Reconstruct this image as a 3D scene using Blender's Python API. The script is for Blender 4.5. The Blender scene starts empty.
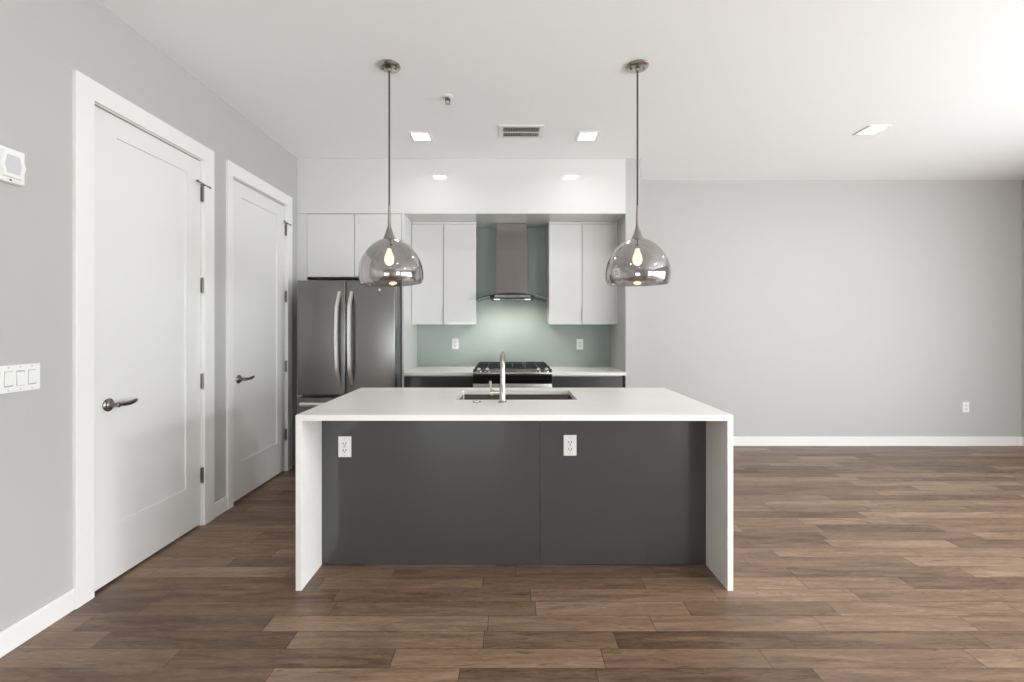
import bpy, bmesh, math, random
from mathutils import Vector, Matrix
S = bpy.context.scene
C = S.collection
PI = math.pi

# ------------------------------------------------------------------ camera, light, exposure
F = 440.0
cam_d = bpy.data.cameras.new('camera')
cam = bpy.data.objects.new('camera', cam_d)
C.objects.link(cam)
cam.location = (0, 0, 1.376)
cam.rotation_euler = (PI / 2, 0, 0)
cam_d.sensor_fit = 'HORIZONTAL'
cam_d.sensor_width = 36.0
cam_d.lens = F * 36.0 / 1024
cam_d.shift_x = (512 - 509) / 1024
cam_d.shift_y = -(341 - 326) / 1024
cam_d.clip_start = 0.05
S.camera = cam

w = bpy.data.worlds.new('sky')
S.world = w
w.use_nodes = True
bg = w.node_tree.nodes['Background']
_n, _l = w.node_tree.nodes, w.node_tree.links
_tc = _n.new('ShaderNodeTexCoord')
_sp = _n.new('ShaderNodeSeparateXYZ')
_cr = _n.new('ShaderNodeValToRGB')      # added brightness below the horizon lifts the ceiling; overcast sky above
_cr.color_ramp.elements[0].position = 0.49
_cr.color_ramp.elements[0].color = (0.93, 0.98, 1.0, 1)
_cr.color_ramp.elements[1].position = 0.51
_cr.color_ramp.elements[1].color = (0.68, 0.73, 0.76, 1)
_ma = _n.new('ShaderNodeMath')
_ma.operation = 'MULTIPLY_ADD'
_ma.inputs[1].default_value = 0.5
_ma.inputs[2].default_value = 0.5
_l.new(_tc.outputs['Generated'], _sp.inputs[0])
_l.new(_sp.outputs['Z'], _ma.inputs[0])
_l.new(_ma.outputs[0], _cr.inputs[0])
_l.new(_cr.outputs[0], bg.inputs[0])
bg.inputs[1].default_value = 7.4

S.view_settings.view_transform = 'Standard'
S.view_settings.look = 'None'
S.view_settings.gamma = 1
S.view_settings.use_curve_mapping = False
S.view_settings.exposure = 0.61
S.cycles.max_bounces = 14
S.cycles.diffuse_bounces = 9
S.cycles.glossy_bounces = 6
S.cycles.transmission_bounces = 10
S.cycles.transparent_max_bounces = 24
S.cycles.use_denoising = True
S.cycles.sample_clamp_indirect = 8.0
S.cycles.caustics_reflective = False
S.cycles.caustics_refractive = False


def lamp(name, kind, loc, energy, rot=(0, 0, 0), color=(1, 1, 1), **kw):
    d = bpy.data.lights.new(name, kind)
    if not kw.get('portal'):
        d.energy = energy
    d.color = color
    for k, v in kw.items():
        if k == 'portal':
            d.cycles.is_portal = True
        else:
            setattr(d, k, v)
    o = bpy.data.objects.new(name, d)
    o.location = loc
    o.rotation_euler = rot
    C.objects.link(o)
    return o


# room extents
WL, WR = -2.12, 5.89          # left and right wall planes
YF, YB = 5.057, -3.6          # far wall, wall behind the camera
H = 3.05
SOF = 4.40                    # front plane of the kitchen recess
# hazy low sun reaching in through the right-hand windows
lamp('sun', 'SUN', (12, 1, 4), 0.6, rot=Vector((1, -0.12, 0.2)).to_track_quat('Z', 'Y').to_euler(), angle=math.radians(9))
# daylight: portals filling the window openings
WIN_R = (-3.4, 2.9, 0.06, 2.3)      # right wall window y0, y1, z0, z1
WIN_B = (3.2, 5.4, 0.06, 2.3)      # window wall behind: x0, x1, z0, z1
WIN_FILL = (-1.85, 0.0, 0.06, 1.55)     # added unseen opening behind, fills the left ceiling with light
lamp('window_daylight', 'AREA', ((WIN_FILL[0] + WIN_FILL[1]) / 2, YB - 0.10, (WIN_FILL[2] + WIN_FILL[3]) / 2), 0,
     rot=(PI / 2, 0, 0), shape='RECTANGLE', size=WIN_FILL[1] - WIN_FILL[0], size_y=WIN_FILL[3] - WIN_FILL[2], portal=True)  # portal of the added fill opening
lamp('window_daylight', 'AREA', (WR + 0.10, (WIN_R[0] + WIN_R[1]) / 2, (WIN_R[2] + WIN_R[3]) / 2), 0,
     rot=(0, PI / 2, 0), shape='RECTANGLE', size=WIN_R[3] - WIN_R[2], size_y=WIN_R[1] - WIN_R[0], portal=True)
lamp('window_daylight', 'AREA', ((WIN_B[0] + WIN_B[1]) / 2, YB - 0.10, (WIN_B[2] + WIN_B[3]) / 2), 0,
     rot=(PI / 2, 0, 0), shape='RECTANGLE', size=WIN_B[1] - WIN_B[0], size_y=WIN_B[3] - WIN_B[2], portal=True)


# ------------------------------------------------------------------ materials
def mat(name, col, rough=0.5, metal=0.0, coat=0.0, coat_rough=0.03, emis=None, es=0.0, spec=0.5, bump=None):
    m = bpy.data.materials.new(name)
    m.use_nodes = True
    nt = m.node_tree
    b = nt.nodes['Principled BSDF']
    b.inputs['Base Color'].default_value = (*col, 1)
    b.inputs['Roughness'].default_value = rough
    b.inputs['Metallic'].default_value = metal
    b.inputs['Coat Weight'].default_value = coat
    b.inputs['Coat Roughness'].default_value = coat_rough
    b.inputs['Specular IOR Level'].default_value = spec
    if emis:
        b.inputs['Emission Color'].default_value = (*emis, 1)
        b.inputs['Emission Strength'].default_value = es
    if bump:
        tc = nt.nodes.new('ShaderNodeTexCoord')
        mp = nt.nodes.new('ShaderNodeMapping')
        mp.inputs['Scale'].default_value = bump[0]
        nz = nt.nodes.new('ShaderNodeTexNoise')
        nz.inputs['Scale'].default_value = bump[1]
        nz.inputs['Detail'].default_value = 4
        bp = nt.nodes.new('ShaderNodeBump')
        bp.inputs['Strength'].default_value = bump[2]
        bp.inputs['Distance'].default_value = 0.001
        nt.links.new(tc.outputs['Object'], mp.inputs[0])
        nt.links.new(mp.outputs[0], nz.inputs[0])
        nt.links.new(nz.outputs[0], bp.inputs['Height'])
        nt.links.new(bp.outputs[0], b.inputs['Normal'])
    return m


M = {}
M['wall'] = mat('painted_wall', (0.472, 0.465, 0.454), 0.7, bump=((1, 1, 1), 180, 0.08))
M['ceiling'] = mat('ceiling_paint', (0.92, 0.925, 0.93), 0.8, bump=((1, 1, 1), 150, 0.08))
M['trim'] = mat('white_trim', (0.80, 0.79, 0.775), 0.35)
M['door'] = mat('white_door', (0.75, 0.742, 0.73), 0.38)
M['gloss_white'] = mat('gloss_white_laminate', (0.665, 0.657, 0.643), 0.5, coat=0.8, coat_rough=0.02)
M['carcass'] = mat('cabinet_carcass', (0.50, 0.495, 0.485), 0.5)
M['gloss_grey'] = mat('gloss_grey_laminate', (0.045, 0.045, 0.0455), 0.42, coat=0.75, coat_rough=0.03)
M['dark'] = mat('dark_gap', (0.012, 0.012, 0.012), 0.8)
M['plastic'] = mat('white_plastic', (0.82, 0.82, 0.80), 0.35)
M['shadow_gap'] = mat('grey_plastic_gap_shade', (0.42, 0.42, 0.41), 0.6)  # grey puts gap shade round the switch rockers; outlet test buttons share it
M['slot'] = mat('dark_slot', (0.03, 0.03, 0.03), 0.6)
M['screw'] = mat('screw_metal', (0.55, 0.54, 0.52), 0.35, 0.9)
M['nickel'] = mat('brushed_nickel', (0.50, 0.465, 0.43), 0.25, 1.0)
M['dark_nickel'] = mat('dark_satin_nickel', (0.20, 0.18, 0.165), 0.28, 1.0)
M['chrome'] = mat('chrome', (0.8, 0.8, 0.8), 0.08, 1.0)
M['steel'] = mat('brushed_stainless', (0.40, 0.38, 0.36), 0.26, 1.0, bump=((1, 1, 60), 12, 0.25))
M['chimney_steel'] = mat('brushed_chimney_steel', (0.19, 0.174, 0.160), 0.30, 1.0)
_b = M['chimney_steel'].node_tree.nodes['Principled BSDF']
_b.inputs['Anisotropic'].default_value = 0.85
_t = M['chimney_steel'].node_tree.nodes.new('ShaderNodeTangent')
_t.direction_type = 'RADIAL'
_t.axis = 'Z'
M['chimney_steel'].node_tree.links.new(_t.outputs[0], _b.inputs['Tangent'])
M['glass_edge'] = mat('dark_green_glass_edge', (0.03, 0.05, 0.045), 0.2)
M['dark_steel'] = mat('dark_stainless', (0.215, 0.21, 0.20), 0.30, 1.0, bump=((60, 60, 1), 10, 0.15))
M['fridge_side'] = mat('fridge_side_paint', (0.10, 0.10, 0.10), 0.4)
M['handle_steel'] = mat('satin_handle_steel', (0.80, 0.79, 0.77), 0.38, 1.0)
M['sink_steel'] = mat('sink_steel', (0.15, 0.135, 0.12), 0.35, 1.0)
M['black_glass'] = mat('black_glass', (0.01, 0.01, 0.011), 0.05)
M['black_enamel'] = mat('black_enamel', (0.013, 0.013, 0.013), 0.45, spec=0.3)
M['cast_iron'] = mat('cast_iron', (0.02, 0.02, 0.02), 0.6)
M['cord'] = mat('grey_cord', (0.05, 0.048, 0.045), 0.5)
M['cap'] = mat('satin_cap_metal', (0.33, 0.31, 0.29), 0.35, 1.0)
M['alu'] = mat('aluminium_edge', (0.55, 0.56, 0.57), 0.4, 0.9)
M['led'] = mat('led_diffuser', (1, 1, 1), 0.5, emis=(1, 0.99, 0.97), es=5.0)
M['hood_lens'] = mat('hood_lamp_lens', (1, 1, 1), 0.5, emis=(1, 0.97, 0.9), es=0.9)
M['vent'] = mat('vent_white', (0.78, 0.78, 0.77), 0.5)
M['vent_slat'] = mat('vent_slat_grey', (0.50, 0.49, 0.47), 0.5)
M['vent_dark'] = mat('vent_duct_dark', (0.09, 0.085, 0.08), 0.8)
M['grille'] = mat('speaker_grille', (0.60, 0.59, 0.61), 0.6)


def backsplash_mat():
    m = mat('back_painted_glass', (0.33, 0.385, 0.345), 0.45, coat=0.25, coat_rough=0.12)
    return m


M['glass_green'] = backsplash_mat()


def quartz():
    m = mat('white_quartz', (0.83, 0.80, 0.775), 0.30, coat=0.1)
    nt = m.node_tree
    b = nt.nodes['Principled BSDF']
    tc = nt.nodes.new('ShaderNodeTexCoord')
    n1 = nt.nodes.new('ShaderNodeTexNoise')
    n1.inputs['Scale'].default_value = 3.0
    n1.inputs['Detail'].default_value = 5
    n2 = nt.nodes.new('ShaderNodeTexNoise')
    n2.inputs['Scale'].default_value = 220
    mx = nt.nodes.new('ShaderNodeMath')
    mx.operation = 'ADD'
    cr = nt.nodes.new('ShaderNodeValToRGB')
    cr.color_ramp.elements[0].position = 0.7
    cr.color_ramp.elements[0].color = (0.80, 0.765, 0.74, 1)
    cr.color_ramp.elements[1].position = 1.3
    cr.color_ramp.elements[1].color = (0.86, 0.84, 0.815, 1)
    nt.links.new(tc.outputs['Object'], n1.inputs[0])
    nt.links.new(tc.outputs['Object'], n2.inputs[0])
    nt.links.new(n1.outputs[0], mx.inputs[0])
    nt.links.new(n2.outputs[0], mx.inputs[1])
    nt.links.new(mx.outputs[0], cr.inputs[0])
    nt.links.new(cr.outputs[0], b.inputs['Base Color'])
    return m


M['quartz'] = quartz()


def wood_floor():
    m = bpy.data.materials.new('hardwood_planks')
    m.use_nodes = True
    nt = m.node_tree
    N, L = nt.nodes, nt.links
    b = N['Principled BSDF']
    tc = N.new('ShaderNodeTexCoord')
    sp = N.new('ShaderNodeSeparateXYZ')
    L.new(tc.outputs['Object'], sp.inputs[0])

    def math_(op, a, b_=None, c=None):
        n = N.new('ShaderNodeMath')
        n.operation = op
        for i, v in enumerate((a, b_, c)):
            if v is None:
                continue
            if isinstance(v, (int, float)):
                n.inputs[i].default_value = v
            else:
                L.new(v, n.inputs[i])
        return n.outputs[0]

    ROW = 0.1065
    yy = math_('DIVIDE', math_('ADD', sp.outputs['Y'], 10 * ROW * 10 - 2.302), ROW)
    row = math_('FLOOR', yy)
    fr = math_('FRACT', yy)
    wn = N.new('ShaderNodeTexWhiteNoise')
    wn.noise_dimensions = '1D'
    L.new(row, wn.inputs['W'])
    wcoord = math_('ADD', math_('DIVIDE', sp.outputs['X'], 0.78),
                   math_('ADD', math_('MULTIPLY', row, 57.0), math_('MULTIPLY', wn.outputs[0], 9.0)))
    v1 = N.new('ShaderNodeTexVoronoi')
    v1.voronoi_dimensions = '1D'
    v1.feature = 'F1'
    v1.inputs['Scale'].default_value = 1
    v1.inputs['Randomness'].default_value = 0.75
    L.new(wcoord, v1.inputs['W'])
    v2 = N.new('ShaderNodeTexVoronoi')
    v2.voronoi_dimensions = '1D'
    v2.feature = 'DISTANCE_TO_EDGE'
    v2.inputs['Scale'].default_value = 1
    v2.inputs['Randomness'].default_value = 0.75
    L.new(wcoord, v2.inputs['W'])
    # joints
    ey = math_('MINIMUM', fr, math_('SUBTRACT', 1.0, fr))
    jy = math_('LESS_THAN', math_('MULTIPLY', ey, ROW), 0.0011)
    jx = math_('LESS_THAN', math_('MULTIPLY', v2.outputs['Distance'], 0.78), 0.0013)
    joint = math_('MAXIMUM', jy, jx)
    # per plank random
    sc = N.new('ShaderNodeSeparateColor')
    L.new(v1.outputs['Color'], sc.inputs[0])
    rnd, rnd2 = sc.outputs[0], sc.outputs[1]
    # grain coordinates, stretched along the plank
    cb = N.new('ShaderNodeCombineXYZ')
    L.new(math_('ADD', math_('MULTIPLY', sp.outputs['X'], 1.0), math_('MULTIPLY', rnd, 31.0)), cb.inputs[0])
    L.new(math_('ADD', math_('MULTIPLY', sp.outputs['Y'], 9.0), math_('MULTIPLY', rnd2, 17.0)), cb.inputs[1])
    L.new(math_('MULTIPLY', rnd, 7.0), cb.inputs[2])
    g1 = N.new('ShaderNodeTexNoise')
    g1.inputs['Scale'].default_value = 2.2
    g1.inputs['Detail'].default_value = 7
    g1.inputs['Roughness'].default_value = 0.6
    g1.inputs['Distortion'].default_value = 0.8
    L.new(cb.outputs[0], g1.inputs[0])
    g2 = N.new('ShaderNodeTexNoise')
    g2.inputs['Scale'].default_value = 11
    g2.inputs['Detail'].default_value = 6
    g2.inputs['Roughness'].default_value = 0.7
    g2.inputs['Distortion'].default_value = 1.5
    L.new(cb.outputs[0], g2.inputs[0])
    # sparse dark figure / knots
    g3 = N.new('ShaderNodeTexNoise')
    g3.inputs['Scale'].default_value = 4.0
    g3.inputs['Detail'].default_value = 3
    g3.inputs['Distortion'].default_value = 3.0
    L.new(cb.outputs[0], g3.inputs[0])
    knot = N.new('ShaderNodeMapRange')
    knot.inputs['From Min'].default_value = 0.60
    knot.inputs['From Max'].default_value = 0.74
    L.new(g3.outputs[0], knot.inputs[0])
    t = math_('ADD', math_('MULTIPLY', rnd, 0.36), math_('ADD', math_('MULTIPLY', g1.outputs[0], 0.85), math_('MULTIPLY', g2.outputs[0], 0.75)))
    t = math_('SUBTRACT', t, 0.56)
    cr = N.new('ShaderNodeValToRGB')
    e = cr.color_ramp.elements
    e[0].position = 0.12
    e[0].color = (0.078, 0.041, 0.023, 1)
    e[1].position = 0.95
    e[1].color = (0.40, 0.278, 0.19, 1)
    k = e.new(0.5)
    k.color = (0.212, 0.134, 0.085, 1)
    L.new(t, cr.inputs[0])
    mk = N.new('ShaderNodeMix')
    mk.data_type = 'RGBA'
    L.new(math_('MULTIPLY', knot.outputs[0], 0.6), mk.inputs[0])
    L.new(cr.outputs[0], mk.inputs[6])
    mk.inputs[7].default_value = (0.050, 0.028, 0.018, 1)
    mj = N.new('ShaderNodeMix')
    mj.data_type = 'RGBA'
    L.new(math_('MULTIPLY', joint, 0.9), mj.inputs[0])
    L.new(mk.outputs[2], mj.inputs[6])
    mj.inputs[7].default_value = (0.03, 0.018, 0.012, 1)
    L.new(mj.outputs[2], b.inputs['Base Color'])
    rr = math_('ADD', 0.33, math_('MULTIPLY', g2.outputs[0], 0.16))
    L.new(rr, b.inputs['Roughness'])
    b.inputs['Specular IOR Level'].default_value = 0.5
    bp = N.new('ShaderNodeBump')
    bp.inputs['Strength'].default_value = 0.35
    bp.inputs['Distance'].default_value = 0.002
    hh = math_('SUBTRACT', math_('MULTIPLY', g1.outputs[0], 0.35), joint)
    L.new(hh, bp.inputs['Height'])
    L.new(bp.outputs[0], b.inputs['Normal'])
    return m


M['floor'] = wood_floor()


def smoked_glass(name, tint, refl):
    m = bpy.data.materials.new(name)
    m.use_nodes = True
    nt = m.node_tree
    nt.nodes.remove(nt.nodes['Principled BSDF'])
    out = nt.nodes['Material Output']
    tr = nt.nodes.new('ShaderNodeBsdfTransparent')
    tr.inputs[0].default_value = (*tint, 1)
    gl = nt.nodes.new('ShaderNodeBsdfGlossy')
    gl.inputs[0].default_value = (0.92, 0.90, 0.90, 1)
    gl.inputs['Roughness'].default_value = 0.015
    lw = nt.nodes.new('ShaderNodeLayerWeight')
    lw.inputs[0].default_value = 0.35
    mr = nt.nodes.new('ShaderNodeMapRange')
    mr.inputs['To Min'].default_value = refl[0]
    mr.inputs['To Max'].default_value = refl[1]
    mx = nt.nodes.new('ShaderNodeMixShader')
    nt.links.new(lw.outputs['Facing'], mr.inputs[0])
    nt.links.new(mr.outputs[0], mx.inputs[0])
    nt.links.new(tr.outputs[0], mx.inputs[1])
    nt.links.new(gl.outputs[0], mx.inputs[2])
    nt.links.new(mx.outputs[0], out.inputs['Surface'])
    return m


M['smoke'] = smoked_glass('smoked_glass', (0.67, 0.655, 0.65), (0.16, 0.80))
M['hood_glass'] = smoked_glass('hood_canopy_glass', (0.80, 0.87, 0.84), (0.05, 0.5))
M['bulb_glass'] = mat('glowing_bulb', (1, 0.9, 0.7), 0.3, emis=(1, 0.80, 0.50), es=3.2)


# ------------------------------------------------------------------ mesh helpers
def bx(bm, x0, x1, y0, y1, z0, z1, bev=0.0, seg=2):
    g = bmesh.ops.create_cube(bm, size=1.0)
    vs = g['verts']
    for v in vs:
        v.co = Vector(((x0 + x1) / 2 + v.co.x * (x1 - x0), (y0 + y1) / 2 + v.co.y * (y1 - y0), (z0 + z1) / 2 + v.co.z * (z1 - z0)))
    if bev:
        es = list({e for v in vs for e in v.link_edges})
        bmesh.ops.bevel(bm, geom=es, offset=bev, segments=seg, profile=0.5, affect='EDGES')
    return bm


def box(x0, x1, y0, y1, z0, z1, bev=0.0, seg=2):
    return bx(bmesh.new(), x0, x1, y0, y1, z0, z1, bev, seg)


def lathe(bm, prof, seg=48, mtx=None, closed=False):
    """prof: list of (r, z) revolved round z."""
    mtx = mtx or Matrix()
    rings = []
    for r, z in prof:
        if r < 1e-6:
            rings.append([bm.verts.new(mtx @ Vector((0, 0, z)))])
        else:
            rings.append([bm.verts.new(mtx @ Vector((r * math.cos(2 * PI * i / seg), r * math.sin(2 * PI * i / seg), z))) for i in range(seg)])
    pairs = list(zip(rings, rings[1:]))
    if closed:
        pairs.append((rings[-1], rings[0]))
    for a, b in pairs:
        for i in range(seg):
            j = (i + 1) % seg
            if len(a) == 1 and len(b) == 1:
                continue
            if len(a) == 1:
                f = [a[0], b[j], b[i]]
            elif len(b) == 1:
                f = [a[i], a[j], b[0]]
            else:
                f = [a[i], a[j], b[j], b[i]]
            try:
                bm.faces.new(f)
            except ValueError:
                pass
    bmesh.ops.recalc_face_normals(bm, faces=bm.faces)
    return bm


def tube(bm, pts, rad, seg=16, sx=1.0):
    """round tube through pts; rad number or list; sx squashes the section sideways."""
    pts = [Vector(p) for p in pts]
    n = len(pts)
    rads = rad if isinstance(rad, (list, tuple)) else [rad] * n
    rings = []
    up = Vector((0, 0, 1))
    t0 = (pts[1] - pts[0]).normalized()
    if abs(t0.dot(up)) > 0.95:
        up = Vector((1, 0, 0))
    u = t0.cross(up).normalized()
    for k, p in enumerate(pts):
        t = (pts[min(k + 1, n - 1)] - pts[max(k - 1, 0)]).normalized()
        u = (u - t * u.dot(t)).normalized()
        v = t.cross(u)
        rings.append([bm.verts.new(p + rads[k] * (sx * u * math.cos(2 * PI * i / seg) + v * math.sin(2 * PI * i / seg))) for i in range(seg)])
    for a, b in zip(rings, rings[1:]):
        for i in range(seg):
            j = (i + 1) % seg
            bm.faces.new([a[i], a[j], b[j], b[i]])
    bm.faces.new(rings[0][::-1])
    bm.faces.new(rings[-1])
    bmesh.ops.recalc_face_normals(bm, faces=bm.faces)
    return bm


def obj(name, bm, m, parent=None, smooth=False, label=None, kind=None):
    me = bpy.data.meshes.new(name)
    bm.to_mesh(me)
    bm.free()
    me.materials.append(M[m] if isinstance(m, str) else m)
    if smooth:
        me.polygons.foreach_set('use_smooth', [True] * len(me.polygons))
        try:
            me.set_sharp_from_angle(angle=math.radians(35))
        except Exception:
            pass
    o = bpy.data.objects.new(name, me)
    C.objects.link(o)
    if parent:
        o.parent = parent
    if label:
        o['label'] = label
    if kind:
        o['kind'] = kind
    return o


def struct(name, bm, m, parent=None):
    return obj(name, bm, m, parent, kind=None if parent else 'structure')


def tag(o, label, cat, group=None):
    o['label'] = label
    o['category'] = cat
    if group:
        o['group'] = group
    return o


def thing(name, loc, label, cat, group=None, rot=(0, 0, 0)):
    o = bpy.data.objects.new(name, None)
    C.objects.link(o)
    o.location = loc
    o.rotation_euler = rot
    o.empty_display_size = 0.1
    return tag(o, label, cat, group)


def copy_tree(o, parent=None):
    c = o.copy()
    C.objects.link(c)
    c.parent = parent
    for ch in [q for q in S.objects if q.parent == o]:
        copy_tree(ch, c)
    return c


# ------------------------------------------------------------------ room shell
T = 0.15
struct('floor', box(WL - T, WR + T, YB - T, YF + T, -0.1, 0.0), 'floor')
struct('ceiling', box(WL - T, WR + T, YB - T, YF + T, H, H + 0.1), 'ceiling')

D1 = (2.235, 3.035)
D2 = (3.36, 4.175)
DH = 2.515
CW = 0.098
# left wall with two door openings
b = bmesh.new()
for y0, y1 in ((YB, D1[0]), (D1[1], D2[0]), (D2[1], YF)):
    bx(b, WL - T, WL, y0, y1, 0, H)
for y0, y1 in (D1, D2):
    bx(b, WL - T, WL, y0, y1, DH, H)
    bx(b, WL - T - 0.02, WL - T + 0.01, y0, y1, 0, DH)
struct('wall_left', b, 'wall')
struct('wall_far', box(WL, WR, YF, YF + T, 0, H), 'wall')
# right wall with window opening
b = bmesh.new()
y0, y1, z0, z1 = WIN_R
bx(b, WR, WR + T, YB, y0, 0, H)
bx(b, WR, WR + T, y1, YF, 0, H)
bx(b, WR, WR + T, y0, y1, 0, z0)
bx(b, WR, WR + T, y0, y1, z1, H)
struct('wall_right', b, 'wall')
b = bmesh.new()
xa, xb, z0, z1 = WIN_FILL
xc_, xd, z2, z3 = WIN_B
bx(b, WL, xa, YB - T, YB, 0, H)
bx(b, xb, xc_, YB - T, YB, 0, H)
bx(b, xd, WR, YB - T, YB, 0, H)
for p_, q_, lo, hi in ((xa, xb, z0, z1), (xc_, xd, z2, z3)):
    bx(b, p_, q_, YB - T, YB, 0, lo)
    bx(b, p_, q_, YB - T, YB, hi, H)
struct('wall_back', b, 'wall')
# windows (frames with mullions)
b = bmesh.new()
y0, y1, z0, z1 = WIN_R
n = 4
for k in range(n + 1):
    yc = y0 + (y1 - y0) * k / n
    bx(b, WR + 0.03, WR + 0.09, yc - 0.035, yc + 0.035, z0, z1)
for zc in (z0 + 0.03, z1 - 0.03):
    bx(b, WR + 0.03, WR + 0.09, y0, y1, zc - 0.035, zc + 0.035)
struct('window_1', b, 'trim')
for w_, (x0, x1, z0, z1) in ((2, WIN_B), (3, WIN_FILL)):  # the last one frames the added opening that lets in fill light
    b = bmesh.new()
    n = 3
    for k in range(n + 1):
        xc = x0 + (x1 - x0) * k / n
        bx(b, xc - 0.035, xc + 0.035, YB - 0.09, YB - 0.03, z0, z1)
    for zc in (z0 + 0.03, z1 - 0.03):
        bx(b, x0, x1, YB - 0.09, YB - 0.03, zc - 0.035, zc + 0.035)
    struct('window_%d' % w_, b, 'trim')

# soffit over the kitchen run, pier at its right end
FR_TOP = 2.50
struct('wall_upper', box(WL + 0.001, 1.166, SOF, YF, FR_TOP, H - 0.001), 'gloss_white')
struct('pillar', box(1.166, 1.318, SOF, YF, 0, H - 0.001), 'wall')


# baseboards
def baseboard(name, x0, x1, y0, y1):
    struct(name, box(x0, x1, y0, y1, 0, 0.105, 0.003), 'trim')


baseboard('baseboard_left_near', WL, WL + 0.014, YB, D1[0] - 0.101)
baseboard('baseboard_left_middle', WL, WL + 0.014, D1[1] + 0.104, D2[0] - 0.068)
baseboard('baseboard_far', 1.332, WR, YF - 0.014, YF)
baseboard('baseboard_inner', 1.318, 1.332, SOF, YF)
baseboard('baseboard_right', WR - 0.014, WR, 3.9, YF - 0.014)


# doors
def door(n, d, cl, cr_, pl):
    y0, y1 = d
    xf = WL - 0.006                      # room-side face of the slab
    b = bmesh.new()
    g = 0.004
    a0, a1, c0, c1 = y0 + g, y1 - g, 0.014, DH - g - 0.004
    p0, p1, q0, q1 = y0 + pl, y1 - 0.135, 0.30, 2.395
    # stiles and rails round a sunk flat panel
    bx(b, xf - 0.040, xf - 0.010, a0, a1, c0, c1)
    bx(b, xf - 0.012, xf, a0, p0, c0, c1)
    bx(b, xf - 0.012, xf, p1, a1, c0, c1)
    bx(b, xf - 0.012, xf, p0, p1, c0, q0)
    bx(b, xf - 0.012, xf, p0, p1, q1, c1)
    slab = struct('door_%d' % n, b, 'door')
    # casing with a slightly raised outer edge
    b = bmesh.new()
    t = 0.020
    top = DH + 0.105
    for s0, s1 in ((y0 - cl, y0 - 0.004), (y1 + 0.004, y1 + cr_)):
        bx(b, WL, WL + t, s0, s1, 0, top, 0.002)
    bx(b, WL, WL + t, y0 - 0.006, y1 + 0.006, DH + 0.004, top, 0.002)
    struct('trim_%d' % n, b, 'trim')
    # jamb lining the opening with a stop behind the slab
    b = bmesh.new()
    for s0, s1 in ((y0 - 0.006, y0 + 0.0005), (y1 - 0.0005, y1 + 0.006)):
        bx(b, WL - 0.125, WL + 0.001, s0, s1, 0, DH)
    bx(b, WL - 0.125, WL + 0.001, y0, y1, DH - 0.0005, DH + 0.006)
    for s0, s1 in ((y0, y0 + 0.012), (y1 - 0.012, y1)):
        bx(b, WL - 0.085, WL - 0.050, s0, s1, 0, DH)
    bx(b, WL - 0.085, WL - 0.050, y0, y1, DH - 0.012, DH)
    struct('trim_%d' % (n + 2), b, 'trim')
    # lever handle: rose, neck, curved lever
    hy, hz = y0 + 0.098, 0.958
    m = Matrix.Translation((xf, hy, hz)) @ Matrix.Rotation(PI / 2, 4, 'Y')
    b = bmesh.new()
    lathe(b, [(0.0, 0), (0.033, 0), (0.034, 0.004), (0.030, 0.008), (0.026, 0.010), (0.024, 0.015), (0.015, 0.019), (0.012, 0.026),
              (0.0115, 0.044), (0.013, 0.048), (0.013, 0.060), (0.009, 0.064), (0, 0.065)], 32, m)
    pts = [(xf + 0.054, hy + s * 0.118, hz + dz) for s, dz in ((0.0, 0), (0.15, 0.0), (0.35, -0.002), (0.6, -0.002), (0.85, 0.003), (1.0, 0.009))]
    tube(b, pts, [0.0085, 0.009, 0.0105, 0.012, 0.0115, 0.008], 14, 0.7)
    obj('door_handle', b, 'dark_nickel', slab, True, 'dark satin metal lever handle')
    # hinges: knuckle plus two leaves, the top one with a pin stop
    for k, hz in enumerate((2.285, 1.655, 0.995, 0.347)):
        b = bmesh.new()
        xk, yk = WL + 0.007, y1 - 0.001
        for j in range(5):
            zz = hz - 0.05 + j * 0.0202
            tube(b, [(xk, yk, zz), (xk, yk, zz + 0.0190)], 0.0065, 12)
        tube(b, [(xk, yk, hz - 0.056), (xk, yk, hz + 0.057)], 0.0042, 10)
        bx(b, WL - 0.005, WL + 0.001, yk - 0.004, yk + 0.004, hz - 0.05, hz + 0.05)
        o = obj('hinge', b, 'dark_nickel', slab, True)
        if k == 0:
            b = bmesh.new()
            zt = hz + 0.062
            tube(b, [(xk, yk, zt - 0.006), (xk, yk, zt + 0.006)], 0.010, 12)
            tube(b, [(xk + 0.030, yk - 0.085, zt), (xk + 0.014, yk + 0.052, zt)], 0.0045, 8)
            tube(b, [(xk + 0.030, yk - 0.083, zt), (xk + 0.031, yk - 0.095, zt)], 0.008, 10)
            tube(b, [(xk + 0.014, yk + 0.050, zt), (xk + 0.012, yk + 0.060, zt)], 0.008, 10)
            tube(b, [(xk, yk, zt), (xk + 0.022, yk + 0.000, zt)], 0.0045, 8)
            obj('door_stop', b, 'dark_nickel', slab, True, 'hinge pin door stop with two small bumpers')
    return slab


door(1, D1, 0.101, 0.104, 0.150)
door(2, D2, 0.068, 0.094, 0.142)


# ------------------------------------------------------------------ kitchen island
X0, X1, Y0, Y1 = -1.1085, 1.165, 2.285, 3.30
CT = 0.914
b = bmesh.new()
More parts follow.
